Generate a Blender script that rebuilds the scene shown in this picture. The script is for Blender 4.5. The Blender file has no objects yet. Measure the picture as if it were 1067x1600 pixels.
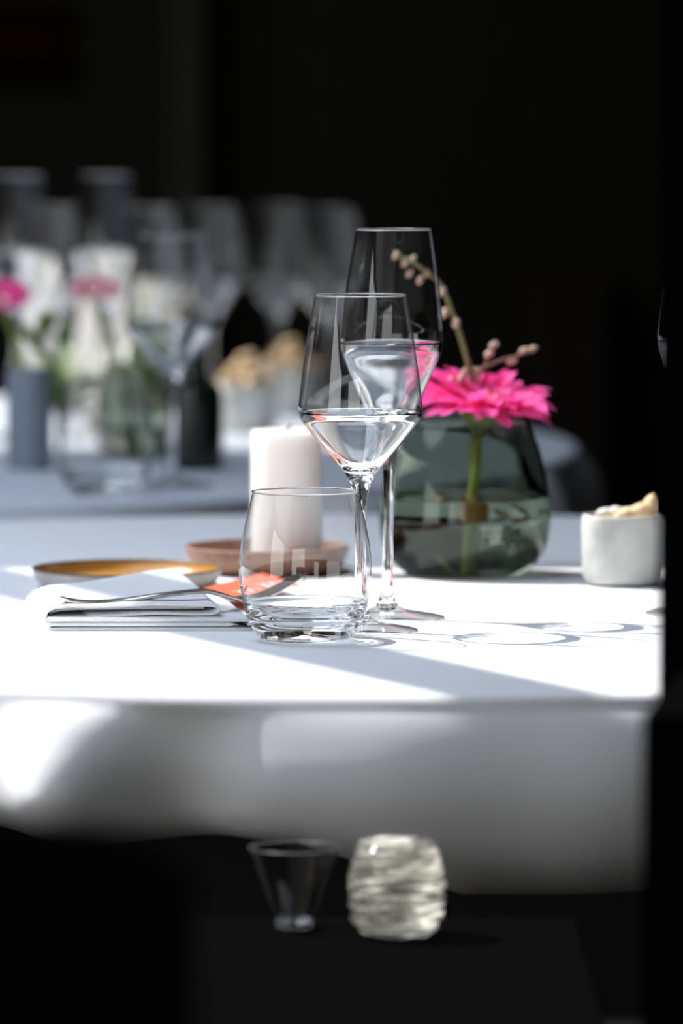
import bpy, bmesh, math, random
from mathutils import Vector, Matrix, Euler, noise
random.seed(7)
S = bpy.context.scene
COL = S.collection
PI = math.pi
# ------------------------------------------------------------------ camera
F = 9000.0                      # focal length in pixels of the 1067x1600 frame
CZ = 1.116                      # camera height; the table tops are at 0.75
PITCH = math.atan(700 / F)
cam = bpy.data.objects.new('camera', bpy.data.cameras.new('camera'))
COL.objects.link(cam)
cam.location = (0, 0, CZ)
cam.rotation_euler = (PI / 2 - PITCH, 0, 0)
cam.data.sensor_fit = 'HORIZONTAL'
cam.data.sensor_width = 24
cam.data.lens = F / 1067 * 24
cam.data.clip_start = 0.05
cam.data.dof.use_dof = True
cam.data.dof.focus_distance = 3.665
cam.data.dof.aperture_fstop = 202.4 / 38
cam.data.dof.aperture_blades = 9
S.camera = cam
# ------------------------------------------------------------------ light
SUN_L, SKY_L = 5.8, 2.6
w = bpy.data.worlds.new('sky'); S.world = w; w.use_nodes = True
nt = w.node_tree; nt.nodes.clear()
out = nt.nodes.new('ShaderNodeOutputWorld'); bg = nt.nodes.new('ShaderNodeBackground')
tc = nt.nodes.new('ShaderNodeTexCoord'); sep = nt.nodes.new('ShaderNodeSeparateXYZ')
rmp = nt.nodes.new('ShaderNodeValToRGB')
nt.links.new(tc.outputs['Generated'], sep.inputs[0]); nt.links.new(sep.outputs[2], rmp.inputs[0])
rmp.color_ramp.elements[0].color = (1.0, 0.97, 0.93, 1); rmp.color_ramp.elements[0].position = 0.0
rmp.color_ramp.elements[1].color = (1.12, 1.28, 1.58, 1); rmp.color_ramp.elements[1].position = 0.9
nt.links.new(rmp.outputs[0], bg.inputs[0]); bg.inputs[1].default_value = SKY_L
nt.links.new(bg.outputs[0], out.inputs[0])
SD = Vector((-0.711, 0.339, 1.0))     # towards the sun
sun = bpy.data.objects.new('sun', bpy.data.lights.new('sun', 'SUN')); COL.objects.link(sun)
sun.data.energy = SUN_L; sun.data.angle = math.radians(0.55); sun.data.color = (1.0, 0.97, 0.93)
sun.rotation_euler = SD.to_track_quat('Z', 'Y').to_euler()
sun.data.cycles.is_caustics_light = True
S.view_settings.view_transform = 'Standard'; S.view_settings.look = 'None'
S.view_settings.exposure = 0.0; S.view_settings.gamma = 1.0; S.view_settings.use_curve_mapping = False
cy = S.cycles
cy.max_bounces = 24; cy.transmission_bounces = 24; cy.glossy_bounces = 8; cy.diffuse_bounces = 4; cy.transparent_max_bounces = 24
cy.caustics_reflective = False; cy.caustics_refractive = True
cy.sample_clamp_indirect = 6.0; cy.blur_glossy = 0.3
cy.use_denoising = True
TZ = 0.75                              # top of the cloths

# ------------------------------------------------------------------ helpers
_rot = cam.rotation_euler.to_matrix()
def ray(px, py):
    return _rot @ Vector(((px - 533.5) / F, -(py - 800) / F, -1.0))
def on(px, py, z=TZ):                  # point of a horizontal plane seen at a photo pixel
    d = ray(px, py); t = (z - CZ) / d.z
    return Vector((d.x * t, d.y * t, z))
def far(px, py, Y):                    # point at depth Y seen at a photo pixel
    d = ray(px, py); t = Y / d.y
    return Vector((d.x * t, Y, CZ + d.z * t))

def mat(name, col, rough=0.6, bump=None, **k):
    m = bpy.data.materials.new(name); m.use_nodes = True
    b = m.node_tree.nodes['Principled BSDF']
    b.inputs['Base Color'].default_value = (*col, 1); b.inputs['Roughness'].default_value = rough
    for n, v in k.items():
        b.inputs[n.replace('_', ' ')].default_value = v
    if bump: add_bump(m, *bump)
    return m
def add_bump(m, scale, strength, dist=0.001, kind='noise'):
    t = m.node_tree; b = t.nodes['Principled BSDF']
    co = t.nodes.new('ShaderNodeTexCoord'); bp = t.nodes.new('ShaderNodeBump')
    if kind == 'noise':
        n = t.nodes.new('ShaderNodeTexNoise'); n.inputs['Scale'].default_value = scale; n.inputs['Detail'].default_value = 5
        t.links.new(co.outputs['Object'], n.inputs['Vector']); h = n.outputs['Fac']
    else:                               # woven: two crossed waves
        h = None
        for d in ('X', 'Y'):
            n = t.nodes.new('ShaderNodeTexWave'); n.bands_direction = d; n.inputs['Scale'].default_value = scale
            n.inputs['Distortion'].default_value = 0.6; n.inputs['Detail Scale'].default_value = 2
            mp = t.nodes.new('ShaderNodeMapping'); mp.inputs['Rotation'].default_value = (0, 0, 0.6)
            t.links.new(co.outputs['Object'], mp.inputs['Vector']); t.links.new(mp.outputs['Vector'], n.inputs['Vector'])
            if h is None: h = n.outputs['Fac']
            else:
                a = t.nodes.new('ShaderNodeMath'); a.operation = 'ADD'
                t.links.new(h, a.inputs[0]); t.links.new(n.outputs['Fac'], a.inputs[1]); h = a.outputs[0]
    bp.inputs['Strength'].default_value = strength; bp.inputs['Distance'].default_value = dist
    t.links.new(h, bp.inputs['Height']); t.links.new(bp.outputs['Normal'], b.inputs['Normal'])
def noise_col(m, scale, stops, detail=4, stretch=(1, 1, 1)):
    t = m.node_tree; b = t.nodes['Principled BSDF']
    co = t.nodes.new('ShaderNodeTexCoord'); mp = t.nodes.new('ShaderNodeMapping'); mp.inputs['Scale'].default_value = stretch
    n = t.nodes.new('ShaderNodeTexNoise'); n.inputs['Scale'].default_value = scale; n.inputs['Detail'].default_value = detail
    r = t.nodes.new('ShaderNodeValToRGB'); e = r.color_ramp.elements
    e[0].position, e[0].color = stops[0][0], (*stops[0][1], 1); e[1].position, e[1].color = stops[-1][0], (*stops[-1][1], 1)
    for p, c in stops[1:-1]:
        x = e.new(p); x.color = (*c, 1)
    t.links.new(co.outputs['Object'], mp.inputs['Vector']); t.links.new(mp.outputs['Vector'], n.inputs['Vector'])
    t.links.new(n.outputs['Fac'], r.inputs[0]); t.links.new(r.outputs[0], b.inputs['Base Color'])
    return m
def glass(name, col=(1, 1, 1), ior=1.5, rough=0.0):
    m = bpy.data.materials.new(name); m.use_nodes = True; t = m.node_tree; t.nodes.clear()
    o = t.nodes.new('ShaderNodeOutputMaterial'); g = t.nodes.new('ShaderNodeBsdfGlass')
    g.inputs['Color'].default_value = (*col, 1); g.inputs['IOR'].default_value = ior; g.inputs['Roughness'].default_value = rough
    t.links.new(g.outputs[0], o.inputs[0]); return m
def translucent(name, col, tcol, fac=0.4, rough=0.5):
    m = mat(name, col, rough); t = m.node_tree; b = t.nodes['Principled BSDF']; o = t.nodes['Material Output']
    tr = t.nodes.new('ShaderNodeBsdfTranslucent'); tr.inputs[0].default_value = (*tcol, 1)
    mx = t.nodes.new('ShaderNodeMixShader'); mx.inputs[0].default_value = fac
    t.links.new(b.outputs[0], mx.inputs[1]); t.links.new(tr.outputs[0], mx.inputs[2]); t.links.new(mx.outputs[0], o.inputs[0])
    return m

def link(name, verts, faces, m, parent=None, smooth=True, edges=()):
    me = bpy.data.meshes.new(name); me.from_pydata([tuple(v) for v in verts], list(edges), faces); me.validate()
    bm = bmesh.new(); bm.from_mesh(me); bmesh.ops.recalc_face_normals(bm, faces=bm.faces); bm.to_mesh(me); bm.free()
    me.polygons.foreach_set('use_smooth', [smooth] * len(me.polygons))
    me.materials.append(m)
    o = bpy.data.objects.new(name, me); COL.objects.link(o)
    if parent: o.parent = parent
    return o
def empty(name, label, cat, loc=(0, 0, 0), rz=0, group=None):
    o = bpy.data.objects.new(name, None); COL.objects.link(o); o.location = loc; o.rotation_euler = (0, 0, rz)
    o.empty_display_size = 0.02
    return tag(o, label, cat, group)
def tag(o, label, cat, group=None):
    o['label'] = label; o['category'] = cat
    if group: o['group'] = group
    return o
def struct(o): o['kind'] = 'structure'; return o
def dup(root, loc, label=None, group=None, rz=0, scale=None):
    r = root.copy(); COL.objects.link(r); r.location = loc; r.rotation_euler = (root.rotation_euler[0], root.rotation_euler[1], rz)
    if label: r['label'] = label
    if group: r['group'] = group
    if scale: r.scale = scale
    for ch in list(root.children):
        c = ch.copy(); COL.objects.link(c); c.parent = r
        for g in ch.children:
            d = g.copy(); COL.objects.link(d); d.parent = c
    return r
def smooth_profile(pts, n=4):
    """Catmull-Rom through (r, z) points given in millimetres; a third value marks a corner."""
    P = [Vector((p[0], p[1])) for p in pts]; o = []
    for i in range(len(P) - 1):
        a = P[i - 1] if i > 0 and len(pts[i]) < 3 else P[i] * 2 - P[i + 1]
        d = P[i + 2] if i + 2 < len(P) and len(pts[i + 1]) < 3 else P[i + 1] * 2 - P[i]
        b, c = P[i], P[i + 1]
        for k in range(n):
            t = k / n
            v = 0.5 * ((2 * b) + (c - a) * t + (2 * a - 5 * b + 4 * c - d) * t * t + (3 * b - a - 3 * c + d) * t ** 3)
            o.append((max(v.x, 0) if P[0].x == 0 or P[-1].x == 0 else v.x, v.y))
    o.append((P[-1].x, P[-1].y)); return o
def lathe(name, prof, m, parent=None, seg=96, sc=0.001, f=None):
    V, Fc, ring = [], [], []
    for r, z in prof:
        if r < 1e-6:
            ring.append([len(V)]); V.append(Vector((0, 0, z * sc)))
        else:
            ring.append(list(range(len(V), len(V) + seg)))
            for k in range(seg):
                a = 2 * PI * k / seg; V.append(Vector((r * sc * math.cos(a), r * sc * math.sin(a), z * sc)))
    for A, B in zip(ring, ring[1:]):
        for k in range(seg):
            k2 = (k + 1) % seg
            if len(A) == 1 and len(B) == 1: continue
            if len(A) == 1: Fc.append((A[0], B[k], B[k2]))
            elif len(B) == 1: Fc.append((A[k], A[k2], B[0]))
            else: Fc.append((A[k], A[k2], B[k2], B[k]))
    if f: V = [f(v) for v in V]
    return link(name, V, Fc, m, parent)
def tube(name, pts, rad, m, parent=None, seg=10, flat=1.0):
    """A capped tube through pts; rad a number or one per point."""
    pts = [Vector(p) for p in pts]; n = len(pts)
    rad = [rad] * n if isinstance(rad, (int, float)) else rad
    V, Fc = [], []
    for i, p in enumerate(pts):
        t = (pts[min(i + 1, n - 1)] - pts[max(i - 1, 0)]).normalized()
        u = t.cross(Vector((0, 0, 1)));  u = u.normalized() if u.length > 1e-4 else Vector((1, 0, 0))
        v = u.cross(t).normalized()
        for k in range(seg):
            a = 2 * PI * k / seg; V.append(p + (u * math.cos(a) + v * math.sin(a) * flat) * rad[i])
    for i in range(n - 1):
        for k in range(seg):
            k2 = (k + 1) % seg; Fc.append((i * seg + k, i * seg + k2, (i + 1) * seg + k2, (i + 1) * seg + k))
    Fc.append(tuple(range(seg))); Fc.append(tuple(range((n - 1) * seg, n * seg)))
    return link(name, V, Fc, m, parent)
def spline(pts, n=8):
    P = [Vector(p) for p in pts]; o = []
    for i in range(len(P) - 1):
        a = P[i - 1] if i else P[0] * 2 - P[1]; d = P[i + 2] if i + 2 < len(P) else P[-1] * 2 - P[-2]; b, c = P[i], P[i + 1]
        for k in range(n):
            t = k / n
            o.append(0.5 * ((2 * b) + (c - a) * t + (2 * a - 5 * b + 4 * c - d) * t * t + (3 * b - a - 3 * c + d) * t ** 3))
    o.append(P[-1]); return o
def lerp_list(vals, n):
    return [vals[min(int(i / n * (len(vals) - 1)), len(vals) - 2)] * (1 - (i / n * (len(vals) - 1)) % 1) + vals[min(int(i / n * (len(vals) - 1)), len(vals) - 2) + 1] * ((i / n * (len(vals) - 1)) % 1) if i < n else vals[-1] for i in range(n + 1)]
def box(name, lo, hi, m, parent=None, bevel=0.0):
    bm = bmesh.new(); bmesh.ops.create_cube(bm, size=1.0)
    lo, hi = Vector(lo), Vector(hi)
    for v in bm.verts: v.co = Vector([lo[i] + (v.co[i] + 0.5) * (hi[i] - lo[i]) for i in range(3)])
    if bevel: bmesh.ops.bevel(bm, geom=bm.edges[:], offset=bevel, segments=3, profile=0.6, affect='EDGES')
    me = bpy.data.meshes.new(name); bm.to_mesh(me); bm.free(); me.materials.append(m)
    o = bpy.data.objects.new(name, me); COL.objects.link(o)
    if parent: o.parent = parent
    return o
def ball(name, c, r, m, parent=None, sc=(1, 1, 1), rough=0.0, seed=0, sub=3, rot=(0, 0, 0)):
    bm = bmesh.new(); bmesh.ops.create_icosphere(bm, subdivisions=sub, radius=1)
    R = Euler(rot).to_matrix()
    for v in bm.verts:
        k = 1 + rough * noise.noise(v.co * 1.7 + Vector((seed * 3.1, seed, 0)))
        v.co = R @ Vector((v.co.x * sc[0], v.co.y * sc[1], v.co.z * sc[2])) * r * k + Vector(c)
    me = bpy.data.meshes.new(name); bm.to_mesh(me); bm.free(); me.materials.append(m)
    me.polygons.foreach_set('use_smooth', [True] * len(me.polygons))
    o = bpy.data.objects.new(name, me); COL.objects.link(o)
    if parent: o.parent = parent
    return o

# ------------------------------------------------------------------ materials
M_wall = mat('dark_plaster', (0.017, 0.0165, 0.012), 0.9, (14, 0.2, 0.004), Specular_IOR_Level=0.05)
M_trim = mat('dark_olive_paint', (0.034, 0.037, 0.030), 0.8, Specular_IOR_Level=0.1)
M_floor = noise_col(mat('dark_floor', (0.02, 0.018, 0.016), 0.8, Specular_IOR_Level=0.05), 6, [(0.3, (0.014, 0.012, 0.01)), (0.7, (0.026, 0.022, 0.018))], stretch=(1, 8, 1))
M_ceil = mat('ceiling_paint', (0.42, 0.42, 0.41), 0.9)
M_black = mat('black_paint', (0.0025, 0.0025, 0.0025), 0.9, Specular_IOR_Level=0.0)
M_lacquer = mat('black_lacquer', (0.003, 0.003, 0.003), 0.9, Specular_IOR_Level=0.0)
M_cloth_shaded = mat('shaded_white_linen', (0.58, 0.63, 0.70), 0.85, (600, 0.3, 0.0006), Specular_IOR_Level=0.1)  # a white cloth; its blue-grey shade is put into the colour
M_cloth = mat('white_linen', (0.86, 0.875, 0.89), 0.85, (260, 0.4, 0.0006, 'weave'), Specular_IOR_Level=0.2)
M_hang = mat('white_linen_hanging', (0.86, 0.875, 0.89), 0.85, (600, 0.3, 0.0006), Specular_IOR_Level=0.2)
M_napkin = mat('white_napkin_cotton', (0.86, 0.87, 0.88), 0.9, (420, 0.35, 0.0004, 'weave'), Specular_IOR_Level=0.1)
M_glass = glass('clear_glass', (0.99, 0.995, 0.995), 1.5)
M_smoke = glass('smoky_glass', (0.75, 0.785, 0.735), 1.45)
M_water = glass('water', (0.93, 0.96, 0.94), 1.33)
def thin_glass(name, streak=None, base=0.0):
    m = bpy.data.materials.new(name); m.use_nodes = True; t = m.node_tree; t.nodes.clear()
    N = t.nodes.new; L = t.links.new
    o = N('ShaderNodeOutputMaterial'); lw = N('ShaderNodeLayerWeight'); lw.inputs[0].default_value = 0.5
    def math_(op, a, b):
        n = N('ShaderNodeMath'); n.operation = op
        for i, q in enumerate((a, b)):
            if isinstance(q, (int, float)): n.inputs[i].default_value = q
            else: L(q, n.inputs[i])
        return n.outputs[0]
    fr = math_('ADD', math_('MULTIPLY', math_('POWER', lw.outputs['Facing'], 5.0), 0.96), 0.04)
    pane = math_('DIVIDE', math_('MULTIPLY', fr, 2.0), math_('ADD', fr, 1.0))       # both faces of the wall
    tr = N('ShaderNodeBsdfTransparent'); cc = N('ShaderNodeCombineColor')
    keep = math_('SUBTRACT', 0.985, math_('MULTIPLY', math_('POWER', lw.outputs['Facing'], 4.0), 0.85))   # a curved wall bends grazing light away
    for q in range(3): L(keep, cc.inputs[q])
    L(cc.outputs[0], tr.inputs[0])
    gl = N('ShaderNodeBsdfGlossy'); gl.inputs['Roughness'].default_value = 0.0 if not streak else 0.12; gl.inputs[0].default_value = (1, 1, 1, 1)
    mx = N('ShaderNodeMixShader'); L(pane, mx.inputs[0]); L(tr.outputs[0], mx.inputs[1]); L(gl.outputs[0], mx.inputs[2]); last = mx
    if streak:
        co = N('ShaderNodeTexCoord'); mp = N('ShaderNodeMapping'); mp.inputs['Scale'].default_value = streak
        n = N('ShaderNodeTexNoise'); n.inputs['Scale'].default_value = 1; n.inputs['Detail'].default_value = 3; n.inputs['Distortion'].default_value = 0.4
        rp = N('ShaderNodeValToRGB'); e = rp.color_ramp.elements
        e[0].position, e[1].position = 0.44, 0.66; e[0].color = (base, base, base, 1); e[1].color = (0.8, 0.8, 0.8, 1)
        d = N('ShaderNodeBsdfTranslucent'); d.inputs[0].default_value = (0.95, 0.92, 0.82, 1); m2 = N('ShaderNodeMixShader')
        L(co.outputs['Object'], mp.inputs[0]); L(mp.outputs[0], n.inputs['Vector']); L(n.outputs['Fac'], rp.inputs[0]); L(rp.outputs[0], m2.inputs[0])
        L(mx.outputs[0], m2.inputs[1]); L(d.outputs[0], m2.inputs[2]); last = m2
    L(last.outputs[0], o.inputs[0]); return m
M_thin = thin_glass('thin_blown_glass')
M_crystal = thin_glass('caustic_streak_glass', (45, 45, 420), 0.05)  # pale streaks in the glass imitate caustic light
M_wax = mat('white_wax', (0.88, 0.87, 0.83), 0.5, Subsurface_Weight=0.7, Subsurface_Radius=(0.014, 0.012, 0.010), Subsurface_Scale=1.0)
M_wick = mat('charred_wick', (0.02, 0.018, 0.015), 0.9)
M_wood = noise_col(mat('reddish_wood', (0.25, 0.12, 0.07), 0.5), 40, [(0.3, (0.20, 0.09, 0.05)), (0.7, (0.36, 0.19, 0.12))], stretch=(1, 6, 6))
M_dish_out = noise_col(mat('grey_stoneware', (0.5, 0.48, 0.44), 0.5), 60, [(0.35, (0.42, 0.40, 0.37)), (0.7, (0.62, 0.60, 0.56))])
M_mustard = mat('mustard_glaze', (0.42, 0.20, 0.035), 0.3)
M_darkrim = mat('brown_glazed_rim', (0.12, 0.08, 0.05), 0.4)
M_steel = mat('polished_steel', (0.78, 0.74, 0.68), 0.2, Metallic=1.0)
M_orange = mat('orange_card', (0.80, 0.13, 0.05), 0.6)
M_ink = mat('white_print', (0.85, 0.82, 0.8), 0.6)
M_pot = noise_col(mat('pale_stone', (0.6, 0.6, 0.57), 0.75, (90, 0.3, 0.002)), 28, [(0.28, (0.32, 0.32, 0.30)), (0.45, (0.52, 0.52, 0.49)), (0.8, (0.64, 0.64, 0.61))])
M_nut = noise_col(mat('peanut_shell', (0.78, 0.52, 0.28), 0.7, (160, 0.5, 0.002)), 90, [(0.3, (0.76, 0.50, 0.27)), (0.7, (0.90, 0.68, 0.42))])
M_palenut = mat('pale_shell', (0.75, 0.74, 0.68), 0.6)
M_petal = translucent('pink_petal', (0.97, 0.10, 0.42), (1.0, 0.14, 0.52), 0.46)
M_petal_in = translucent('pale_pink_petal', (0.90, 0.12, 0.34), (0.95, 0.2, 0.42), 0.4)
M_stem = translucent('green_stem', (0.33, 0.45, 0.09), (0.45, 0.6, 0.12), 0.3)
M_calyx = mat('calyx_green', (0.13, 0.20, 0.06), 0.6)
M_twig = mat('olive_twig', (0.20, 0.20, 0.08), 0.7)
M_redtwig = mat('brown_twig', (0.16, 0.08, 0.05), 0.7)
M_bud = mat('fluffy_bud', (0.52, 0.38, 0.29), 0.9)
M_fibre = mat('orange_brown_fibre', (0.50, 0.26, 0.09), 0.8)
M_bottle = mat('dark_green_bottle', (0.006, 0.012, 0.008), 0.15)
M_label = mat('paper_label', (0.62, 0.62, 0.58), 0.8)
M_greypot = mat('grey_blue_ceramic', (0.20, 0.24, 0.29), 0.5)
M_leaf = translucent('green_leaf', (0.10, 0.17, 0.05), (0.25, 0.35, 0.08), 0.35)
M_leaf2 = translucent('pale_green_leaf', (0.42, 0.50, 0.30), (0.4, 0.5, 0.25), 0.35)
M_porcelain = translucent('white_porcelain', (0.82, 0.82, 0.80), (0.97, 0.95, 0.90), 0.75, 0.25)
M_sheer = translucent('sheer_napkin', (0.9, 0.9, 0.9), (0.98, 0.97, 0.95), 0.8, 0.8)
M_cabinet = mat('dark_brown_wood', (0.016, 0.011, 0.0085), 0.7, Specular_IOR_Level=0.1)
M_red = mat('dark_red_fabric', (0.014, 0.002, 0.002), 0.95, Specular_IOR_Level=0.02)
M_chair = mat('black_chair_wood', (0.003, 0.003, 0.003), 0.9, Specular_IOR_Level=0.0)

# ------------------------------------------------------------------ setting
H = 1.6                                     # ceiling above the table top
ox, oy = SD.x * H, SD.y * H                 # where a sun patch on the table enters the ceiling
XA, XB, YA, YB = -4.0, 2.6, -3.0, 9.0
def slab(name, xs, ys, holes, z0, z1, m):
    bm = bmesh.new()
    for i in range(len(xs) - 1):
        for j in range(len(ys) - 1):
            if (i, j) in holes: continue
            vs = [bm.verts.new((x, y, z)) for z in (z0, z1) for x, y in ((xs[i], ys[j]), (xs[i + 1], ys[j]), (xs[i + 1], ys[j + 1]), (xs[i], ys[j + 1]))]
            for f in ((0, 1, 2, 3), (4, 5, 6, 7), (0, 1, 5, 4), (1, 2, 6, 5), (2, 3, 7, 6), (3, 0, 4, 7)): bm.faces.new([vs[q] for q in f])
    bmesh.ops.recalc_face_normals(bm, faces=bm.faces)
    me = bpy.data.meshes.new(name); bm.to_mesh(me); bm.free(); me.materials.append(m)
    o = bpy.data.objects.new(name, me); COL.objects.link(o); return struct(o)
slab('floor', [XA, XB], [YA, YB], (), -0.05, 0.0, M_floor)
slab('ceiling', [XA, -1.25 + ox, 0.06 + ox, 0.9 + ox, XB], [YA, 2.2 + oy, 4.19 + oy, 5.48 + oy, 6.9 + oy, YB], ((1, 1), (2, 1), (1, 3)), TZ + H, TZ + H + 0.03, M_ceil)  # unseen; openings shaped to throw sun patches, paint lightened to bounce fill
struct(box('wall_back', (XA, YB, 0), (XB, YB + 0.1, TZ + H), M_wall))
struct(box('wall_right', (XB, YA, 0), (XB + 0.1, YB, TZ + H), M_wall))
# the glazing bar of the roof light: its shadow is the band across the napkin and the cloth
bdir = Vector((-0.43, 0.90, 0)).normalized(); bn = Vector((bdir.y, -bdir.x, 0))
c0 = Vector((-0.032 + ox, 3.645 + oy, TZ + H - 0.03))
bv = [c0 + bdir * a + bn * b + Vector((0, 0, z)) for z in (0, 0.028) for a, b in ((-1.62, -0.037), (0.6, -0.037), (0.6, 0.037), (-1.62, 0.037))]
struct(link('ceiling_beam', bv, [(0, 1, 2, 3), (4, 5, 6, 7), (0, 1, 5, 4), (1, 2, 6, 5), (2, 3, 7, 6), (3, 0, 4, 7)], M_trim, smooth=False))
a, b = far(262, 100, 8.9), far(322, 100, 8.9)
struct(box('trim_1', (a.x, 8.88, 0), (b.x, 9.0, TZ + H), M_trim, bevel=0.01))
# rear wall, behind the camera, with a wide window opening
slab_y = YA
def wall_with_holes(name, axis, pos, us, zs, holes, m):
    bm = bmesh.new(); th = 0.1
    for i in range(len(us) - 1):
        for j in range(len(zs) - 1):
            if (i, j) in holes: continue
            c = []
            for t in (pos, pos - th):
                for u, z in ((us[i], zs[j]), (us[i + 1], zs[j]), (us[i + 1], zs[j + 1]), (us[i], zs[j + 1])):
                    c.append(bm.verts.new((u, t, z) if axis == 'y' else (t, u, z)))
            for f in ((0, 1, 2, 3), (4, 5, 6, 7), (0, 1, 5, 4), (1, 2, 6, 5), (2, 3, 7, 6), (3, 0, 4, 7)): bm.faces.new([c[q] for q in f])
    bmesh.ops.recalc_face_normals(bm, faces=bm.faces)
    me = bpy.data.meshes.new(name); bm.to_mesh(me); bm.free(); me.materials.append(m)
    o = bpy.data.objects.new(name, me); COL.objects.link(o); return struct(o)
wall_with_holes('wall_front', 'y', YA, [XA, -2.9, -0.1, XB], [0, 0.1, 2.2, TZ + H], {(1, 1)}, M_wall)
wall_with_holes('wall_left', 'x', XA, [YA, -1.6, 1.6, YB], [0, 0.1, 2.2, TZ + H], {(1, 1)}, M_wall)
# dark post close to the table
def prism(name, x0, y0, y1, w_, z0, z1):   # its near-left arris is cut back so that the post narrows away from the table
    k = y1 / y0 * 1.06
    v = [(x, y, z) for z in (z0, z1) for x, y in ((x0, y0), (x0 + w_, y0), (x0 * k + w_, y1), (x0 * k + 0.01, y1))]
    return struct(link(name, v, [(0, 1, 2, 3), (4, 5, 6, 7), (0, 1, 5, 4), (1, 2, 6, 5), (2, 3, 7, 6), (3, 0, 4, 7)], M_black, smooth=False))
prism('trim_right', far(1029, 700, 2.8).x, 2.80, 3.0, 0.3, 0.0, TZ + H)
q0 = far(1000, 1110, 2.62)
prism('trim_2', q0.x, 2.60, 2.79, 0.3, 0.0, q0.z)

# far furniture
a, b = far(815, 430, 8.6), far(955, 800, 8.6)
cab = empty('cabinet', 'dark brown wooden cabinet standing against the black rear wall', 'cabinet', ((a.x + b.x) / 2, 8.6, 0))
hw = (b.x - a.x) / 2; ht = a.z
box('body', (-hw, 0, 0.06), (hw, 0.36, ht), M_cabinet, cab, 0.004)
for s in (-1, 1):
    d = box('door', (0.004 if s > 0 else -hw + 0.01, -0.022, 0.1), (hw - 0.01 if s > 0 else -0.004, -0.001, ht - 0.03), M_cabinet, cab, 0.004)
    box('handle', (s * 0.02 - 0.005, -0.04, ht * 0.5), (s * 0.02 + 0.005, -0.023, ht * 0.5 + 0.12), M_black, d, 0.002)
box('plinth', (-hw + 0.02, 0.02, 0), (hw - 0.02, 0.34, 0.06), M_cabinet, cab)
a, b = far(-60, 20, 8.95), far(105, 112, 8.95)
pan = empty('fabric_panel', 'dim dark red fabric panel hung on the black rear wall', 'wall hanging', ((a.x + b.x) / 2, 8.985, (a.z + b.z) / 2))
hw, hh = (b.x - a.x) / 2, (a.z - b.z) / 2
box('fabric', (-hw, -0.02, -hh), (hw, 0, hh), M_red, pan, 0.006)
for z in (-hh - 0.012, hh): box('rail', (-hw - 0.01, -0.025, z), (hw + 0.01, 0.01, z + 0.012), M_black, pan, 0.002)

# ------------------------------------------------------------------ tables and cloths
def fold(a):                                # radial swing of the hanging cloth at angle a (0 = towards the camera, + = to +x)
    d = math.degrees(a)
    g = lambda c, wd, h: h * math.exp(-((d - c) / wd) ** 2)
    return g(-17.4, 2.7, 0.034) - g(-11.2, 3.0, 0.028) + g(-1, 5.0, 0.008) + g(10, 4, 0.010) - g(-29, 6, 0.06) + 0.012 * math.sin(a * 19 + 0.8) * min(1, max(0, (abs(d) - 30) / 5))
def cloth_mesh(name, R, drop, m, fold_f, wob=0.0):
    seg = 360; V, Fc, rings = [], [], []
    rs = [0.0] + [R * k / 14 for k in range(1, 14)] + [R - 0.008]
    prof = [(r, 0.0, 0.0) for r in rs]
    for k in range(1, 6):
        t = k / 5 * PI / 2; prof.append((R - 0.008 + 0.008 * math.sin(t), -0.008 + 0.008 * math.cos(t), 0.0))
    for dr, z in smooth_profile([(20, -8), (26, -25), (30, -45), (29, -66), (22, -86), (8, -102), (-14, -114), (-36, -122), (-56, -127)], 4)[1:]:
        prof.append((R - 0.02 + dr / 1000, z / 1000, min(1, (-z - 8) / 60) ** 0.6))
    for r, z, f in prof:
        if r == 0: rings.append([len(V)]); V.append((0, 0, 0)); continue
        rings.append(list(range(len(V), len(V) + seg)))
        for k in range(seg):
            a = 2 * PI * k / seg - PI; rr = r + f * fold_f(a)
            
            hem = 1 if z > -0.03 else 1 - 0.24 * (-z - 0.03) / 0.097 * min(1, max(0, (3 - math.degrees(a)) / 9)) * (a > -0.6)   # hangs shorter towards one side
            V.append((rr * math.sin(a), -rr * math.cos(a), z * hem))
    for A, B in zip(rings, rings[1:]):
        for k in range(seg):
            k2 = (k + 1) % seg
            if len(A) == 1: Fc.append((A[0], B[k], B[k2]))
            else: Fc.append((A[k], A[k2], B[k2], B[k]))
    o = link(name, V, Fc, m); o.data.materials.append(M_hang if m is M_cloth else m)
    for p in o.data.polygons: p.material_index = 1 if p.center.z < -0.006 else 0
    return o
def round_table(label, loc, R, cloth_label, fold_f, cm=None):
    t = empty('round_table', label, 'table', (loc[0], loc[1], 0), 0)
    D = R * 1000 - 75
    lathe('tabletop', [(0, 728), (D - 2, 728), (D, 731), (D, 744), (D - 3, 747), (0, 747)], M_cabinet, t)
    lathe('pedestal', smooth_profile([(0, 25), (45, 25), (40, 60), (36, 200), (36, 600), (60, 700), (110, 726), (0, 726)], 3), M_black, t, 32)
    for k in range(4):
        a = k * PI / 2 + 0.5
        tube('leg', [(0.03 * math.cos(a), 0.03 * math.sin(a), 0.06), (0.2 * math.cos(a), 0.2 * math.sin(a), 0.045), (0.36 * math.cos(a), 0.36 * math.sin(a), 0.02)], [0.025, 0.022, 0.018], M_black, t)
    c = cloth_mesh('tablecloth', R, 0.26, cm or M_cloth, fold_f); c.location = (loc[0], loc[1], TZ)
    tag(c, cloth_label, 'tablecloth', None); return t, c
round_table('round table set with the pink gerbera, under its white cloth', (0.04, 4.01), 0.68, 'white woven tablecloth with the sunlit patch under the two tall wine glasses', fold)
c2 = (-0.62, 5.55)
round_table('round table behind, crowded with blurred glasses and bottles', c2, 0.85, 'white tablecloth with blue-grey shade painted in, on the crowded blurred table behind',
            lambda a: 0.018 * math.sin(a * 17) + 0.008 * math.sin(a * 31 + 1), M_cloth_shaded)

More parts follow.
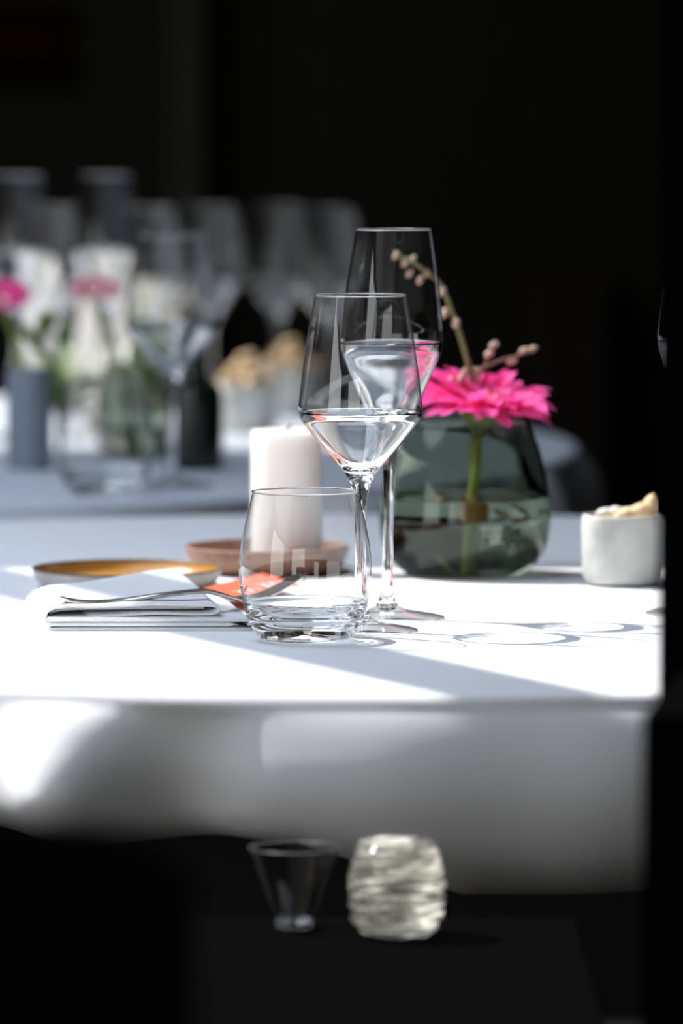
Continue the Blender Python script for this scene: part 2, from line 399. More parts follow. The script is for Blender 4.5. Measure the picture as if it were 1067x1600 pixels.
# ------------------------------------------------------------------ glassware
P_wine = (smooth_profile([(0, 5.5), (5, 5.6), (7.2, 8.6, 1), (6.2, 10.8), (4.3, 18), (3.7, 35), (3.6, 60), (3.9, 78), (4.8, 88), (6.8, 95), (10, 101.5),
    (17, 110.5), (26, 121), (34.5, 131.5), (38.8, 137.5), (39.95, 142.3, 1), (39.75, 142.6, 1), (37.6, 139), (33.2, 133.3), (24.6, 123.2), (15.4, 113.2), (8.5, 106.6), (3.5, 104.4), (0, 104)], 5),
    smooth_profile([(39.8, 142.3), (40.0, 146), (39.3, 153), (37.2, 171), (33.6, 195), (29.8, 217.3)], 6), (29.8, 217.5, 0.55), smooth_profile([(7.2, 8.6), (13, 6.0), (24, 3.9), (33, 2.3), (36.6, 1.3)], 5))
P_tall = (smooth_profile([(0, 5.5), (5, 5.6), (7.4, 8.6, 1), (6.8, 10.2), (5.2, 14), (3.9, 22), (3.4, 45), (3.6, 75), (4.3, 95), (5.6, 108), (8.4, 119),
    (13.5, 132), (20, 146), (27.5, 163), (32.5, 176), (33.95, 183.2, 1), (33.75, 183.5, 1), (31.4, 177), (26.2, 164.2), (18.6, 148.2), (11.6, 134.2), (6.2, 129), (3, 127.4), (0, 127)], 5),
    smooth_profile([(33.8, 183.3), (33.9, 190), (31.6, 213), (28.4, 236), (25.1, 257.2)], 6), (25.1, 257.4, 0.5), smooth_profile([(7.4, 8.6), (13, 6.2), (25, 4.0), (34, 2.4), (37.8, 1.3)], 5))
P_tumb = (smooth_profile([(0, 1.6), (18, 1.4), (25, 0.4), (27.8, 0.8), (30.5, 3.0), (34, 7.8), (37.6, 15.5), (39.9, 24.6, 1), (39.7, 25, 1), (37.2, 20.0), (34.2, 16.4), (28, 13.0), (18, 11), (8, 11.4), (0, 11.8)], 5),
    smooth_profile([(39.8, 24.7), (41.4, 32), (42.1, 42), (41.9, 52), (40.1, 66), (37.1, 80), (33.6, 94.4)], 6), (33.6, 94.6, 0.6), None)
def caster(o): o.cycles.is_caustics_caster = True; return o
def glass_thing(name, label, prof, loc, group=None, lean=0.0, stem=True):
    t = empty(name, label, 'glass', loc, 0, group)
    f = (lambda v: Vector((v.x + lean * v.z, v.y, v.z))) if lean else None
    low, wall, (rr, rz, rt), foot = prof
    lathe('base' if not stem else 'stem', low, M_glass, t, 128, f=f)
    if foot:
        lathe('foot', foot, M_thin, t, 128, f=f); er = foot[-1][0]
        lathe('foot_edge', [(er + 0.55 * math.cos(2 * PI * k / 8), 0.95 + 0.55 * math.sin(2 * PI * k / 8)) for k in range(9)], M_glass, t, 128, f=f)
    b = lathe('bowl', wall, M_thin, t, 128, f=f)
    ring = [(rr + rt * math.cos(2 * PI * k / 10), rz + rt * math.sin(2 * PI * k / 10)) for k in range(11)]
    lathe('rim', ring, M_glass, t, 128, f=f)
    return t
E = 0.0006
def base(px, py): v = on(px, py); return Vector((v.x, v.y, TZ + E))
SINK = Vector((0, 0, -0.0007))                # the feet press a little into the soft cloth
wine = glass_thing('wine_glass', 'clear empty wine glass with angular bowl, standing just behind the low tumbler', P_wine, base(563, 986) + SINK, 'wine glasses')
tall = glass_thing('champagne_glass', 'tallest clear glass, narrow angular bowl, between the wine glass and pink gerbera', P_tall, base(604, 966) + SINK, 'tall champagne glasses', 0.018)
tumb = glass_thing('tumbler', 'low rounded water tumbler with thick base in front of the wine glass', P_tumb, base(477, 1001), 'water tumblers', 0.0, False)
dup(tall, base(1098, 959) + SINK, 'tall glass half hidden by the black post, beside the stone pot of nuts')

# vase with water, gerbera, twigs
vb = base(726, 898)
P_vase_o = [(0, 1.4), (30, 1.4), (38, 0.4), (43, 1.4), (51.5, 8), (58.5, 20), (61.6, 36), (61.4, 48), (58.6, 68), (53.5, 90), (46.2, 108.3), (45.3, 109.3), (44.4, 108.5)]
P_vase_i = [(51.0, 90), (56.2, 68), (59.0, 48), (59.2, 36), (56.0, 21), (49, 11), (40, 7), (20, 6), (0, 6)]
vase = empty('vase', 'bulbous smoky grey-green glass vase half full of water, holding the pink gerbera', 'vase', vb)
vg = lathe('vase_body', smooth_profile(P_vase_o + P_vase_i, 4), M_smoke, vase, 96)
P_wat = [(0, 5.4), (20, 5.4), (40.4, 6.4), (49.6, 10.4), (56.7, 20.6), (59.9, 36), (59.7, 48), (58.3, 57, 1), (56.6, 56.2), (54, 55.8), (0, 55.8)]
lathe('water', smooth_profile(P_wat, 3), M_water, vase, 96)

Yf = vb.y
head = far(752, 645, Yf)
ger = empty('gerbera', 'bright pink gerbera with layered petals standing in the smoky vase', 'flower', head)
ger.scale = (1, 1, 1); tilt = Euler((math.radians(10), math.radians(8), 0)).to_matrix()
def petal(L, W, up, cup, seed):
    rnd = random.Random(seed); V, Fc = [], []; n, mseg = 9, 5; tw = rnd.uniform(-0.25, 0.25)
    for i in range(n + 1):
        t = i / n; r = 0.006 + t * L
        wdt = W * (0.35 + 0.65 * math.sin(min(t / 0.55, 1) * PI / 2)) * (math.sqrt(max(0, 1 - ((t - 0.55) / 0.45) ** 2.6)) if t > 0.55 else 1)
        z = math.sin(up) * t * L + cup * math.sin(t * PI) * L - 0.12 * L * t ** 3 * rnd.random()
        for j in range(mseg):
            s = (j / (mseg - 1) - 0.5) * 2
            V.append(Vector((r * math.cos(up * 0.7), s * wdt / 2, z + abs(s) ** 1.5 * wdt * 0.16 + s * tw * wdt * t)))
    for i in range(n):
        for j in range(mseg - 1):
            q = i * mseg + j; Fc.append((q, q + 1, q + mseg + 1, q + mseg))
    return V, Fc
for cnt, L, W, up, cup, m, z in ((26, 0.0475, 0.0135, 11, 0.06, M_petal, 0.0), (23, 0.046, 0.0130, 23, 0.05, M_petal, 0.0018), (15, 0.035, 0.0105, 33, 0.06, M_petal, 0.003), (16, 0.017, 0.0048, 48, 0.04, M_petal_in, 0.004), (14, 0.010, 0.0032, 62, 0.0, M_petal_in, 0.005)):
    for k in range(cnt):
        V, Fc = petal(L * random.uniform(0.9, 1.08), W * random.uniform(0.9, 1.1), math.radians(up + random.uniform(-7, 7)), cup, k + cnt * 31)
        R = Matrix.Rotation(2 * PI * (k + random.uniform(-0.18, 0.18) + cnt * 0.31) / cnt, 3, 'Z')
        link('petal', [tilt @ (R @ v + Vector((0, 0, z))) for v in V], Fc, m, ger)
f = lambda v: tilt @ v
lathe('disc', smooth_profile([(0, 3), (5, 3), (7.5, 4.5), (7.2, 7), (4, 8.4), (0, 8.2)], 3), M_petal_in, ger, 24, f=f)
lathe('calyx', smooth_profile([(0, -20), (3.2, -20), (5, -16), (9, -11), (13.5, -5), (15.5, 0), (15, 2), (0, 2.6)], 4), M_calyx, ger, 32, f=f)
hz = head
sp = [tilt @ Vector((0, 0, -0.018)), far(744, 735, Yf) - hz, far(738, 775, Yf) - hz, far(734, 830, Yf) - hz, Vector((far(731, 893, Yf).x, Yf, TZ + 0.0085)) - hz]
pts = spline(sp, 8)
tube('stem', pts, lerp_list([0.0030, 0.0034, 0.0040, 0.0044, 0.0046], len(pts) - 1), M_stem, ger, 14)
V, Fc = petal(0.016, 0.007, 1.2, 0.1, 5)
lf = link('leaf', V, Fc, M_stem, ger); lf.location = Vector((far(722, 890, Yf).x, Yf - 0.006, TZ + 0.009)) - hz; lf.rotation_euler = (0, 0.2, 2.6)

tw = empty('budding_twig', 'arched olive twig with pale fluffy buds rising from the vase above the gerbera', 'twig', far(738, 760, Yf + 0.018))
o0 = tw.location.copy()
path = [far(738, 760, Yf + 0.018), far(740, 640, Yf + 0.02), far(736, 590, Yf + 0.02), far(724, 540, Yf + 0.02), far(706, 487, Yf + 0.018), far(688, 445, Yf + 0.014), far(664, 423, Yf + 0.01), far(640, 408, Yf + 0.006), far(618, 398, Yf)]
pts = [p - o0 for p in spline(path, 7)]
tube('stem', pts, lerp_list([0.0022, 0.002, 0.0018, 0.0014, 0.001], len(pts) - 1), M_twig, tw, 8)
def bud(px, py, Y, o, r=0.0042, tilt_=0.5, m=None):
    r *= 0.78
    ball('bud', far(px, py, Y) - o, r, m or M_bud, par, (0.8, 0.8, 1.25), 0.25, px * 0.13, 2, (0, tilt_, 0))
par = tw
for px, py, r in ((619, 399, .0036), (633, 410, .0044), (645, 405, .0034), (640, 427, .0036), (656, 438, .0038), (667, 427, .003), (690, 455, .0042), (694, 489, .0046), (712, 505, .004), (725, 583, .0042), (722, 592, .0048), (703, 597, .005)):
    bud(px, py, Yf + 0.012, o0, r)
box('cut_stub', Vector(far(738, 594, Yf + 0.02) - o0) + Vector((0, 0, 0)), Vector(far(751, 574, Yf + 0.026) - o0), M_bud, tw, 0.001)
tw2 = empty('branching_twig', 'short dark red-brown twig with pinkish buds leaning over the gerbera', 'twig', far(744, 760, Yf + 0.026))
o1 = tw2.location.copy(); par = tw2
tube('stem', [p - o1 for p in spline([far(744, 760, Yf + 0.026), far(747, 640, Yf + 0.026), far(750, 585, Yf + 0.026), far(775, 566, Yf + 0.02), far(805, 557, Yf + 0.016), far(838, 544, Yf + 0.014)], 6)], 0.0010, M_redtwig, tw2, 8)
tube('side_shoot', [p - o1 for p in spline([far(750, 585, Yf + 0.026), far(762, 560, Yf + 0.026), far(770, 538, Yf + 0.026)], 6)], 0.0010, M_redtwig, tw2, 8)
for px, py, r in ((771, 539, .0040), (764, 553, .0042), (818, 548, .0040), (832, 545, .0036), (800, 564, .0044)): bud(px, py, Yf + 0.018, o1, r, 1.1)
# brown fibre loops floating on the water round the stem
fib = empty('fibre_ring', 'frayed brown fibre ring around the gerbera stem at the water line', 'plant fibre', far(737, 795, Yf))
o2 = fib.location.copy()
lathe('collar', smooth_profile([(4.8, -9), (6.8, -8), (7.6, -2), (7.2, 5), (5.6, 7.5), (4.8, 7), (4.8, -9)], 3), M_fibre, fib, 24, f=lambda v: v * (1 + 0.2 * noise.noise(v * 300)) if True else v)
for q in (((662, 786), (690, 780), (720, 788), (735, 785)), ((742, 792), (770, 782), (800, 800), (812, 808), (790, 812), (765, 798)), ((825, 805), (835, 799), (845, 800), (852, 806))):
    tube('strand', [p - o2 for p in spline([far(x, y, Yf + (-0.02 if i % 2 else -0.008)) for i, (x, y) in enumerate(q)], 6)], 0.0013, M_fibre, fib, 6)

# candle in a wooden dish
db = base(418, 894)
dish = empty('wooden_dish', 'shallow reddish wooden dish holding the white pillar candle', 'dish', db)
lathe('bowl', smooth_profile([(0, 0.2), (44, 0.2, 1), (50, 2), (56, 8), (59, 17), (58.6, 18.6), (57, 18.4), (54, 10), (48, 5.5, 1), (0, 5)], 4), M_wood, dish, 96)
cb = far(447.5, 880, db.y - 0.0)
cand = empty('pillar_candle', 'white pillar candle standing in the wooden dish behind the tumbler', 'candle', (cb.x, db.y + 0.0, TZ + E + 0.0062))
lathe('wax', smooth_profile([(0, 0), (24, 0), (25.6, 1.5), (25.6, 50), (25.6, 92), (24.8, 95), (22.5, 96.2), (15, 95), (6, 93.4), (0, 93)], 4), M_wax, cand, 64)
tube('wick', [(0, 0, 0.0925), (0.0006, 0, 0.096), (0.002, 0, 0.0985), (0.004, 0, 0.0995)], 0.0009, M_wick, cand, 8)

# shallow mustard dish
pb = base(199, 917)
pl = empty('mustard_dish', 'shallow grey stoneware dish with mustard yellow inside, behind the folded napkin', 'dish', pb)
lathe('stoneware', smooth_profile([(0, 0.2), (52, 0.2, 1), (58, 0.8), (63, 4), (66, 9.5), (66.6, 12)], 4), M_dish_out, pl, 96)
lathe('rim', smooth_profile([(66.6, 12), (66.9, 12.9), (66.2, 13.5), (65.2, 12.9), (65.0, 12)], 3), M_darkrim, pl, 96)
lathe('glazed_inside', smooth_profile([(65.0, 12), (63.6, 9), (60, 5), (54, 3, 1), (0, 2.6)], 4), M_mustard, pl, 96)

# stone pot with nuts
def stone_pot(label, loc, scale=1.0, nuts=6, seed=3, tallheap=0.0, rot=0, group='stone pots'):
    t = empty('stone_pot', label, 'pot', loc, rot, group)
    rnd = random.Random(seed)
    lathe('pot_body', [(r * scale, z * scale) for r, z in smooth_profile([(0, 0.2), (18, 0.2), (25, 1.4), (28, 6), (28.9, 16), (29.2, 32), (29.0, 46), (28.4, 48.6), (27.2, 49.4), (25.8, 48.4), (25.4, 40), (25, 20), (22, 7), (0, 6)], 4)], M_pot, t, 64,
          f=lambda v: Vector((v.x, v.y, v.z)) * 1.0 if abs(v.x) + abs(v.y) < 1e-6 else Vector((v.x * (1 + 0.012 * noise.noise(v * 60)), v.y * (1 + 0.012 * noise.noise(v * 60)), v.z)))
    return t
def peanut(label, loc, rot, r=0.0075, m=None, group=None):
    t = empty('peanut', label, 'nut', loc, 0, group); t.rotation_euler = rot
    prof = []
    for k in range(25):
        u = k / 24; x = math.sin(u * PI) ** 0.55; waist = 1 - 0.24 * math.exp(-((u - 0.48) / 0.13) ** 2)
        prof.append((r * 1000 * x * waist * (1.0 if u < 0.5 else 1.08), (u - 0.5) * r * 1000 * 4.4))
    lathe('shell', prof, m or M_nut, t, 24, f=lambda v: v * (1 + 0.06 * noise.noise(v * 500)))
    return t
sb = base(973, 914)
stone_pot('pale mottled stone pot of nuts beside the black post, with a blank side', sb)
rim_z = sb.z + 0.049
NG = 'peanuts in the stone pot by the post'
peanut('beige unshelled peanut lying low across the rim of the stone pot by the post', (sb.x + 0.008, sb.y - 0.005, rim_z + 0.001), (0, 1.35, 0.1), 0.0072)
peanut('beige peanut standing up tallest in the stone pot by the post', (sb.x + 0.018, sb.y + 0.003, rim_z + 0.001), (0.1, 0.3, 0.4), 0.0066)
peanut('whitish pale nut lying at the far rim of the stone pot by the post', (sb.x - 0.008, sb.y + 0.012, rim_z + 0.000), (0, 1.5, 0.06), 0.0052, M_palenut)
for k in range(7):
    a = k * 0.9; rr = 0.013 if k else 0
    peanut('beige peanut sunk low inside the stone pot by the post', (sb.x + rr * math.cos(a), sb.y + rr * math.sin(a), rim_z - 0.012 - 0.004 * (k % 2)), (0.2, 1.5, a), 0.0062, None, NG)

# ------------------------------------------------------------------ napkin, fork, card
NX = lambda px: (px - 533.5) * 3.72 / F
def u_turn(cx, cz, r, a0, a1, n=6, sx=1.0):
    return [(cx + sx * r * math.cos(a0 + (a1 - a0) * i / n), cz + r * math.sin(a0 + (a1 - a0) * i / n)) for i in range(n + 1)]
def sheet(name, poly, parent, y0, length, shift, lift=0.0, th=0.0011, nv=14, wave=0.0):
    V, Fc = [], []; n = len(poly)
    for j in range(nv + 1):
        v = j / nv
        for (x, z) in poly:
            Lx = length(x)
            V.append((x + (shift - 0.06 * max(0, 1 - (x - NX(66)) / (NX(345) - NX(66)))) * v * Lx, y0 + v * Lx, TZ + z + lift * v * max(0, z - 0.008) + wave * 0.0006 * math.sin(x * 90 + v * 5) * (1 if z > 0.004 else 0)))
    for j in range(nv):
        for i in range(n - 1):
            q = j * n + i; Fc.append((q, q + 1, q + n + 1, q + n))
    o = link(name, V, Fc, M_napkin, parent)
    md = o.modifiers.new('thick', 'SOLIDIFY'); md.thickness = th; md.offset = 0
    return o
nap = empty('napkin', 'white cotton napkin folded in layers, lying under the fork', 'napkin', (0, 0, 0))
x = NX
def fine(pts, step=0.012):
    o = [pts[0]]
    for a, b in zip(pts, pts[1:]):
        k = max(1, int(math.dist(a, b) / step))
        o += [(a[0] + (b[0] - a[0]) * i / k, a[1] + (b[1] - a[1]) * i / k) for i in range(1, k + 1)]
    return o
A = [(x(397), .0009), (x(80), .0009)] + u_turn(x(80), .0026, .0017, -PI / 2, -3 * PI / 2) + [(x(388), .0043)] + u_turn(x(388), .0058, .0015, -PI / 2, PI / 2) + [(x(75), .0073)]
B = [(x(78), .0014), (x(73), .0036), (x(69), .0072), (x(72), .0112), (x(84), .0140), (x(110), .0154), (x(200), .0160), (x(322), .0166)] + u_turn(x(326), .0138, .0028, PI / 2, -PI / 2, 8, 2.4) + [(x(300), .0106), (x(138), .0092)]
Cc = [(x(74), .0096), (x(80), .0114), (x(94), .0126), (x(120), .0132), (x(200), .0136), (x(318), .0140)]
Lf = lambda xx: 0.085 + (xx - x(66)) / (x(345) - x(66)) * 0.145
sheet('lower_layers', fine(A), nap, 3.712, lambda xx: min(Lf(xx), 0.20), -0.14, th=0.0023)
sheet('inner_layer', fine(Cc), nap, 3.730, lambda xx: Lf(xx) - 0.02, -0.14, th=0.0022)
sheet('top_fold', fine(B), nap, 3.718, Lf, -0.14, 0.35, wave=1, th=0.0014)

fork = empty('fork', 'polished steel fork resting across the folded napkin', 'fork', (0, 0, 0))
fp = [(92, 936, 3.735), (108, 940, 3.735), (140, 943, 3.735), (190, 940.5, 3.738), (250, 932, 3.74), (300, 926.5, 3.745), (325, 926, 3.75), (345, 931, 3.755), (365, 938, 3.765), (385, 936, 3.775)]
fpts = spline([far(*p) for p in fp], 6)
wid = lerp_list([.0035, .0062, .0064, .0056, .0044, .0034, .0030, .0032, .0060, .0105], len(fpts) - 1)
V, Fc = [], []
for i, p in enumerate(fpts):
    t = (fpts[min(i + 1, len(fpts) - 1)] - fpts[max(i - 1, 0)]).normalized(); side = Vector((-t.y, t.x, 0)).normalized(); nrm = side.cross(t) * -1
    for k in range(12):
        a = 2 * PI * k / 12; V.append(p + side * wid[i] * math.cos(a) + nrm * 0.0017 * math.sin(a))
n = len(fpts); fork.location.z = 0.0008
for i in range(n - 1):
    for k in range(12):
        k2 = (k + 1) % 12; Fc.append((i * 12 + k, i * 12 + k2, (i + 1) * 12 + k2, (i + 1) * 12 + k))
Fc += [tuple(range(12)), tuple(range((n - 1) * 12, n * 12))]
link('handle', V, Fc, M_steel, fork)
e = fpts[-1]; t = (far(470, 899, 3.83) - e)
for k in range(4):
    off = Vector((-0.35, 0.94, 0)) * (k - 1.5) * 0.0052
    tp = [e - t.normalized() * 0.004 + off * 0.9, e + t * 0.3 + off + Vector((0, 0, -0.003)), e + t * 0.65 + off + Vector((0, 0, -0.0025)), e + t + off * 0.9]
    tube('tine', spline(tp, 5), lerp_list([.0022, .0019, .0015, .0009], 15), M_steel, fork, 8, 0.7)

zc = TZ + 0.0098
P1, P2, P4 = on(377, 936, zc), on(470, 914, zc), on(318, 920, zc)
card = empty('card', 'orange-red paper card with white script lying beside the napkin under the fork tip', 'card', (0, 0, 0))
P3 = P4 + P2 - P1 + Vector((0.0, 0.012, 0))
P4u = P4; th = Vector((0, 0, 0.0006))
q = [P1, P2, P3, P4]
link('paper', [v for v in q] + [v + th for v in q], [(0, 1, 2, 3), (4, 5, 6, 7), (0, 1, 5, 4), (1, 2, 6, 5), (2, 3, 7, 6), (3, 0, 4, 7)], M_orange, card, False)
def cardpt(u, v): return P1 * (1 - u) * (1 - v) + P2 * u * (1 - v) + P3 * u * v + P4 * (1 - u) * v + Vector((0, 0, 0.0009))
for (u0, v0, s) in ((0.12, 0.25, 1.0), (0.55, 0.35, 1.0)):
    st = []
    for k in range(40):
        tt = k / 39 * 5 * PI; st.append(cardpt(u0 + (k / 39) * 0.30 + 0.045 * math.sin(tt), v0 + 0.17 * math.cos(tt) * (1 - k / 60)))
    tube('script', st, 0.0008, M_ink, card, 6, 0.3)

# ------------------------------------------------------------------ near side: black side table with two made-up glasses standing in for lit reflections, chair
lz = 0.630
side = empty('side_table', 'glossy black side table set against the near side of the clothed table', 'side table', (0, 0, 0))
box('top', (-0.34, 2.72, lz - 0.03), (0.135, 3.266, lz), M_lacquer, side, 0.004)
for sx in (-0.31, 0.105):
    for sy in (2.75, 3.20): box('leg', (sx - 0.018, sy - 0.018, 0), (sx + 0.018, sy + 0.018, lz - 0.031), M_lacquer, side, 0.003)
box('apron', (-0.32, 2.74, lz - 0.09), (0.115, 2.76, lz - 0.031), M_lacquer, side, 0.002)
v = on(619, 1462, lz)
def ripple(p):
    r = math.hypot(p.x, p.y)
    if r < 0.004: return p
    a = math.atan2(p.y, p.x)
    k = 1 + 0.055 * noise.noise(Vector((a * 1.2, p.z * 330, 2.0))) + 0.03 * noise.noise(Vector((a * 3, p.z * 700, 9.0)))
    return Vector((p.x * k, p.y * k, p.z + 0.0012 * noise.noise(Vector((a * 2, p.z * 120, 5)))))
rib = empty('reflection_votive', 'small rippled clear glass votive standing in for lit reflections, on the black side table', 'votive glass', (v.x, v.y, lz + 0.0004), 0.3)
lathe('votive_body', smooth_profile([(0, 0.6), (14, 0.6), (20, 2), (25, 9), (27, 21), (26.6, 34), (23, 47), (20.5, 53), (19.5, 53.4), (18.8, 52.8), (21.4, 47), (24.8, 34), (25.2, 21), (23, 10), (16, 4.5), (0, 4)], 9), M_crystal, rib, 120, f=ripple)
v = on(460, 1452, lz)
cone = empty('reflection_cone_glass', 'thin conical clear shot glass standing in for a lit reflection, on the black side table beside the rippled votive', 'glass', (v.x, v.y, lz + 0.0004))
lathe('base', smooth_profile([(0, 0.5), (9, 0.5), (11, 1.5), (11.6, 5, 1), (10.8, 5.6, 1), (8, 4.6), (0, 4.2)], 4), M_glass, cone, 96)
lathe('bowl', smooth_profile([(11.2, 5.3), (13, 11), (18.5, 26), (25.4, 46)], 5), M_thin, cone, 96)
lathe('rim', [(25.4 + 0.5 * math.cos(k * PI / 5), 46.2 + 0.5 * math.sin(k * PI / 5)) for k in range(11)], M_glass, cone, 96)

ch = empty('dining_chair', 'black wooden dining chair with a solid back turned to the viewer', 'chair', (-0.27, 2.0, 0))
hw = 0.20
zt0 = far(0, 1268, 2.0).z; xr = far(305, 1300, 2.0).x + 0.27
V = []; N = 24
for y in (-0.012, 0.012):
    for i in range(N + 1):
        u = i / N; xx = -0.2 + u * (xr + 0.2); V.append((xx, y + 0.02 * math.sin(u * PI), zt0 - 0.008 * max(0, (xx - 0.02)) / 0.2 - 0.016 * max(0, (u - 0.9) / 0.1) ** 2))
    for i in range(N + 1):
        u = i / N; xx = -0.2 + u * (xr + 0.2); V.append((xx, y + 0.02 * math.sin(u * PI), 0.55))
M1 = N + 1; Fc = []
for i in range(N):
    Fc += [(i, i + 1, M1 + i + 1, M1 + i), (2 * M1 + i, 2 * M1 + i + 1, 3 * M1 + i + 1, 3 * M1 + i), (i, i + 1, 2 * M1 + i + 1, 2 * M1 + i), (M1 + i, M1 + i + 1, 3 * M1 + i + 1, 3 * M1 + i)]
Fc += [(0, M1, 3 * M1, 2 * M1), (N, M1 + N, 3 * M1 + N, 2 * M1 + N)]
link('backrest', V, Fc, M_chair, ch, False)
box('seat', (-0.21, 0.0, 0.43), (xr, 0.42, 0.46), M_chair, ch, 0.008)
for sx in (-0.19, xr - 0.03):
    box('leg', (sx - 0.016, -0.014, 0), (sx + 0.016, 0.014, 0.60), M_chair, ch, 0.003)
    box('leg', (sx - 0.016, 0.38, 0), (sx + 0.016, 0.41, 0.429), M_chair, ch, 0.003)

# ------------------------------------------------------------------ the crowded table behind
def bt(px, d): 
    p = far(px, 500, d); return Vector((p.x, d, TZ + E))
GW, GT = 'wine glasses', 'tall champagne glasses'
dup(wine, bt(328, 6.05), 'blurred wine glass on the far table, in front of the pale nut pots', GW)
dup(wine, bt(434, 6.1), 'blurred wine glass nearest the far table edge behind the candle', GW)
dup(wine, bt(268, 4.98), 'blurred wine glass before the dark bottle on the far table', GW)
dup(wine, bt(512, 5.95), 'faint blurred wine glass past the nut pots on the far table', GW)
dup(tall, bt(160, 5.62), 'faint tall glass rising over the standing white napkins on the far table', GT)
dup(tall, bt(22, 5.6), 'faint tall glass rising over the grey vase on the far table', GT)
dup(wine, bt(82, 6.0), 'blurred wine glass between the pink flowers on the far table', GW)
dup(wine, bt(232, 5.95), 'blurred wine glass before the stack of small white bowls on the far table', GW)
dup(tumb, bt(163, 4.90), 'blurred low tumbler at the near edge of the far table', 'water tumblers')

def bottle(label, loc, m):
    t = empty('bottle', label, 'bottle', loc)
    lathe('bottle_body', smooth_profile([(0, 2), (22, 0.4), (26, 3), (26.5, 20), (26.5, 64), (24, 74), (14, 84), (10.5, 92), (10.5, 108), (12, 109, 1), (12, 114), (10, 115), (0, 115)], 4), m, t, 48)
    lathe('label', [(26.9, 22), (26.9, 58)], M_bottle, t, 48); return t
bottle('squat dark green bottle standing behind the stem of a blurred wine glass', bt(302, 5.2), M_bottle)
TL = Matrix.Rotation(0.5, 3, 'X')
M_palepink = translucent('faded_pink_petal', (0.86, 0.42, 0.50), (0.95, 0.5, 0.58), 0.45)
def dark_vase(label, px, d, flower_label, fpx, fpy, pink):
    loc = bt(px, d)
    v = dup(vase, loc, label, 'smoky vases', 0, (0.62, 0.62, 0.8))
    o = empty('gerbera', flower_label, 'flower', far(fpx, fpy, d))
    for cnt, L, W, up in ((17, 0.020, 0.008, 18), (13, 0.014, 0.007, 36)):
        for k in range(cnt):
            V, Fc = petal(L, W, math.radians(up), 0.05, k + px); R = Matrix.Rotation(2 * PI * k / cnt + px, 3, 'Z')
            link('petal', [TL @ R @ q_ for q_ in V], Fc, M_petal if pink else M_palepink, o)
    e = loc + Vector((0, 0, 0.009)) - o.location
    tube('stem', spline([Vector((0, 0, -0.002)), e * 0.5 + Vector((0.006, 0, 0)), e], 6), 0.0032, M_stem, o, 8)
    return v
dark_vase('smoky glass vase beside the dark bottle on the far table', 212, 5.35, 'blurred pale pink gerbera in the far smoky vase beside the dark bottle', 148, 458, False)
def cyl(label, px, d, r, h, m, name='ceramic_vase', cat='vase'):
    t = empty(name, label, cat, bt(px, d))
    lathe('vase_body', smooth_profile([(0, 0.3), (r - 3, 0.3), (r, 3), (r + .4, h * .5), (r, h - 2), (r - 1.5, h), (r - 3, h - 2), (r - 4, 12), (0, 10)], 4), m, t, 48)
    return t
cyl('plain grey-blue ceramic cylinder vase on the far table holding a deep pink gerbera', 45, 5.2, 20, 88, M_greypot)
o = empty('gerbera', 'blurred deep pink gerbera above the grey-blue vase on the far table', 'flower', far(2, 470, 5.2))
for cnt, L, W, up in ((17, 0.024, 0.010, 18), (13, 0.017, 0.008, 36)):
    for k in range(cnt):
        V, Fc = petal(L, W, math.radians(up), 0.05, k); R = Matrix.Rotation(2 * PI * k / cnt, 3, 'Z')
        link('petal', [TL @ R @ q_ for q_ in V], Fc, M_petal, o)
e = bt(45, 5.2) + Vector((0, 0, 0.012)) - o.location
tube('stem', spline([Vector((0, 0, -0.002)), Vector((e.x * 0.75, 0, e.z * 0.4)), e], 6), 0.003, M_stem, o, 8)
def foliage(label, pts, d, m, root_px, seed):
    t = empty('leafy_sprig', label, 'foliage', bt(root_px, d)); rnd = random.Random(seed)
    for k, (px, py) in enumerate(pts):
        tip = far(px, py, d + rnd.uniform(-0.02, 0.02)) - t.location
        tube('stalk', spline([Vector((0, 0, 0.002)), Vector((tip.x * 0.3, 0, tip.z * 0.6)), tip], 4), 0.0011, M_leaf, t, 6)
        for j in range(3):
            V, Fc = petal(0.032, 0.018, 0.3, 0.06, k * 7 + j); R = Euler((rnd.uniform(-.5, .5), rnd.uniform(-1, .3), rnd.uniform(0, 6.28))).to_matrix()
            link('leaf', [R @ q_ + tip * (0.78 + 0.11 * j) for q_ in V], Fc, m, t)
foliage('olive green leafy sprig beside the grey-blue vase on the far table', ((85, 560), (100, 600), (115, 620), (60, 520), (92, 640)), 5.3, M_leaf, 95, 1)
foliage('pale green leafy sprig next to the white cone napkin on the far table', ((85, 585), (105, 580), (120, 600), (95, 610)), 5.75, M_leaf2, 105, 2)
foliage('small green sprig in front of the far smoky vase', ((205, 590), (225, 585), (232, 610), (215, 540)), 5.5, M_leaf2, 225, 3)
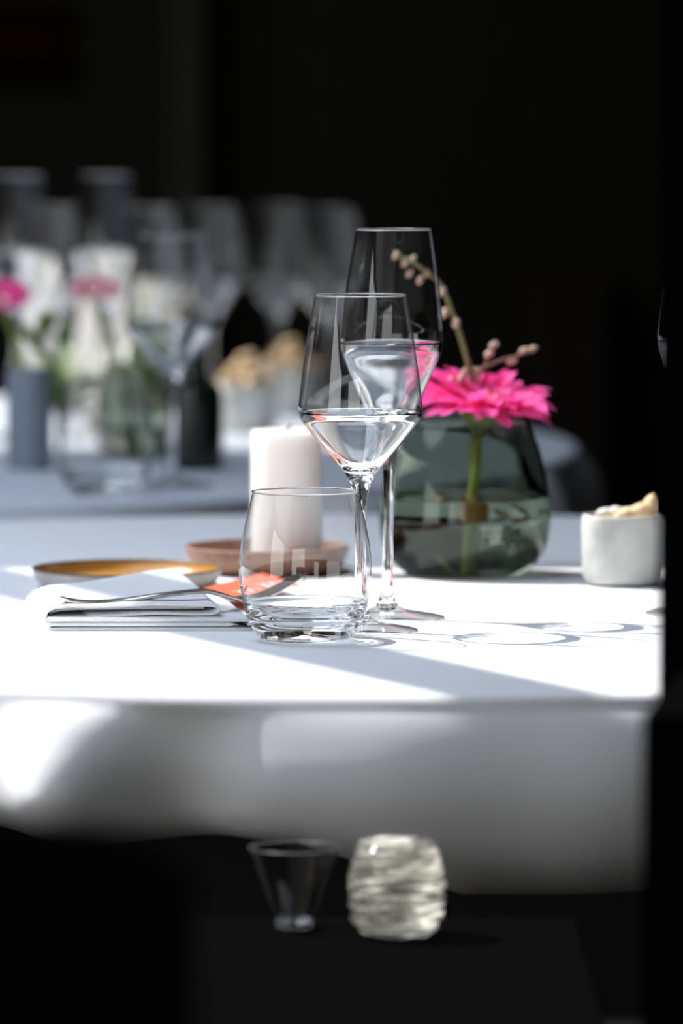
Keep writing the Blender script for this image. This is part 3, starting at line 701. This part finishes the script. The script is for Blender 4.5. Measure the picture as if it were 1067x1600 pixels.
def cone_napkin(label, px, d, r, h, lean=0.0, top=0.25):
    t = empty('standing_napkin', label, 'napkin', bt(px, d)); V, Fc = [], []; n, mz = 60, 10
    for j in range(mz + 1):
        u = j / mz
        for k in range(n):
            a = 2 * PI * k / n; rr = r * (1 - (1 - top) * u ** 1.2) * (1 + 0.10 * math.cos(a * 6 + u))
            V.append((rr * math.cos(a) + lean * u * h, rr * math.sin(a), u * h + 0.0006))
    for j in range(mz):
        for k in range(n):
            k2 = (k + 1) % n; Fc.append((j * n + k, j * n + k2, (j + 1) * n + k2, (j + 1) * n + k))
    o = link('folded_cloth', V, Fc, M_sheer, t); md = o.modifiers.new('thick', 'SOLIDIFY'); md.thickness = 0.0015
    lathe('band', [(r * 0.93 * 1000 * 1.12, h * 160), (r * 0.90 * 1000 * 1.12, h * 240)], M_darkrim, t, 32)
    return t
cone_napkin('widest standing white napkin cone on the far table, behind the pale pink gerbera', 160, 6.15, 0.034, 0.15, 0, 0.45)
cone_napkin('tall white napkin cone added as bright haze, standing behind the grey-blue vase on the far table', 62, 6.1, 0.030, 0.16, 0, 0.5)  # extra cone, added to give a bright white haze here
cone_napkin('short leaning white napkin cone before the tall faint glass on the far table', 160, 5.66, 0.019, 0.090, 0.14, 0.8)
# stack of small white bowls
for k in range(8):
    t = empty('small_bowl', 'small white bowl on the far table, ' + ('lowest', 'second from the bottom', 'third from the bottom', 'fourth from the bottom', 'fourth from the top', 'third from the top', 'second from the top', 'topmost')[k] + ' of its stack', 'bowl', (bt(245, 6.2).x, 6.2, TZ + E + k * 0.0165), 0, 'stacked small white bowls')
    lathe('bowl_body', smooth_profile([(0, 1), (16, 0), (18, 1.5), (25, 6), (31, 15.5), (30, 16), (23, 8.5), (0, 7)], 3), M_porcelain, t, 48)
# far nut pots
for px, d, lb, sd in ((386, 5.72, 'pale stone pot heaped with nuts behind the candle on the far table', 5), (452, 6.0, 'pale stone pot of nuts on the far table, half behind the front wine glass', 6)):
    loc = bt(px, d); stone_pot(lb, loc, 1.0)
    for k in range(9):
        a = k * 2.4; rr = 0.0 if k == 8 else (0.016 if k < 5 else 0.009); z = 0.052 if k < 5 else (0.063 if k < 8 else 0.073)
        peanut('beige peanut heaped in the far stone pot ' + ('behind the candle' if sd == 5 else 'behind the front wine glass'), loc + Vector((rr * math.cos(a), rr * math.sin(a), z)), (0.2, 1.5, a * 1.7), 0.0072, None, 'peanuts in the far pot ' + str(sd))

for o in S.objects:
    if o.type == 'MESH':
        m = o.data.materials[0] if o.data.materials else None
        if m in (M_glass, M_smoke, M_water): o.cycles.is_caustics_caster = True
        elif m not in (M_thin, M_crystal): o.cycles.is_caustics_receiver = True
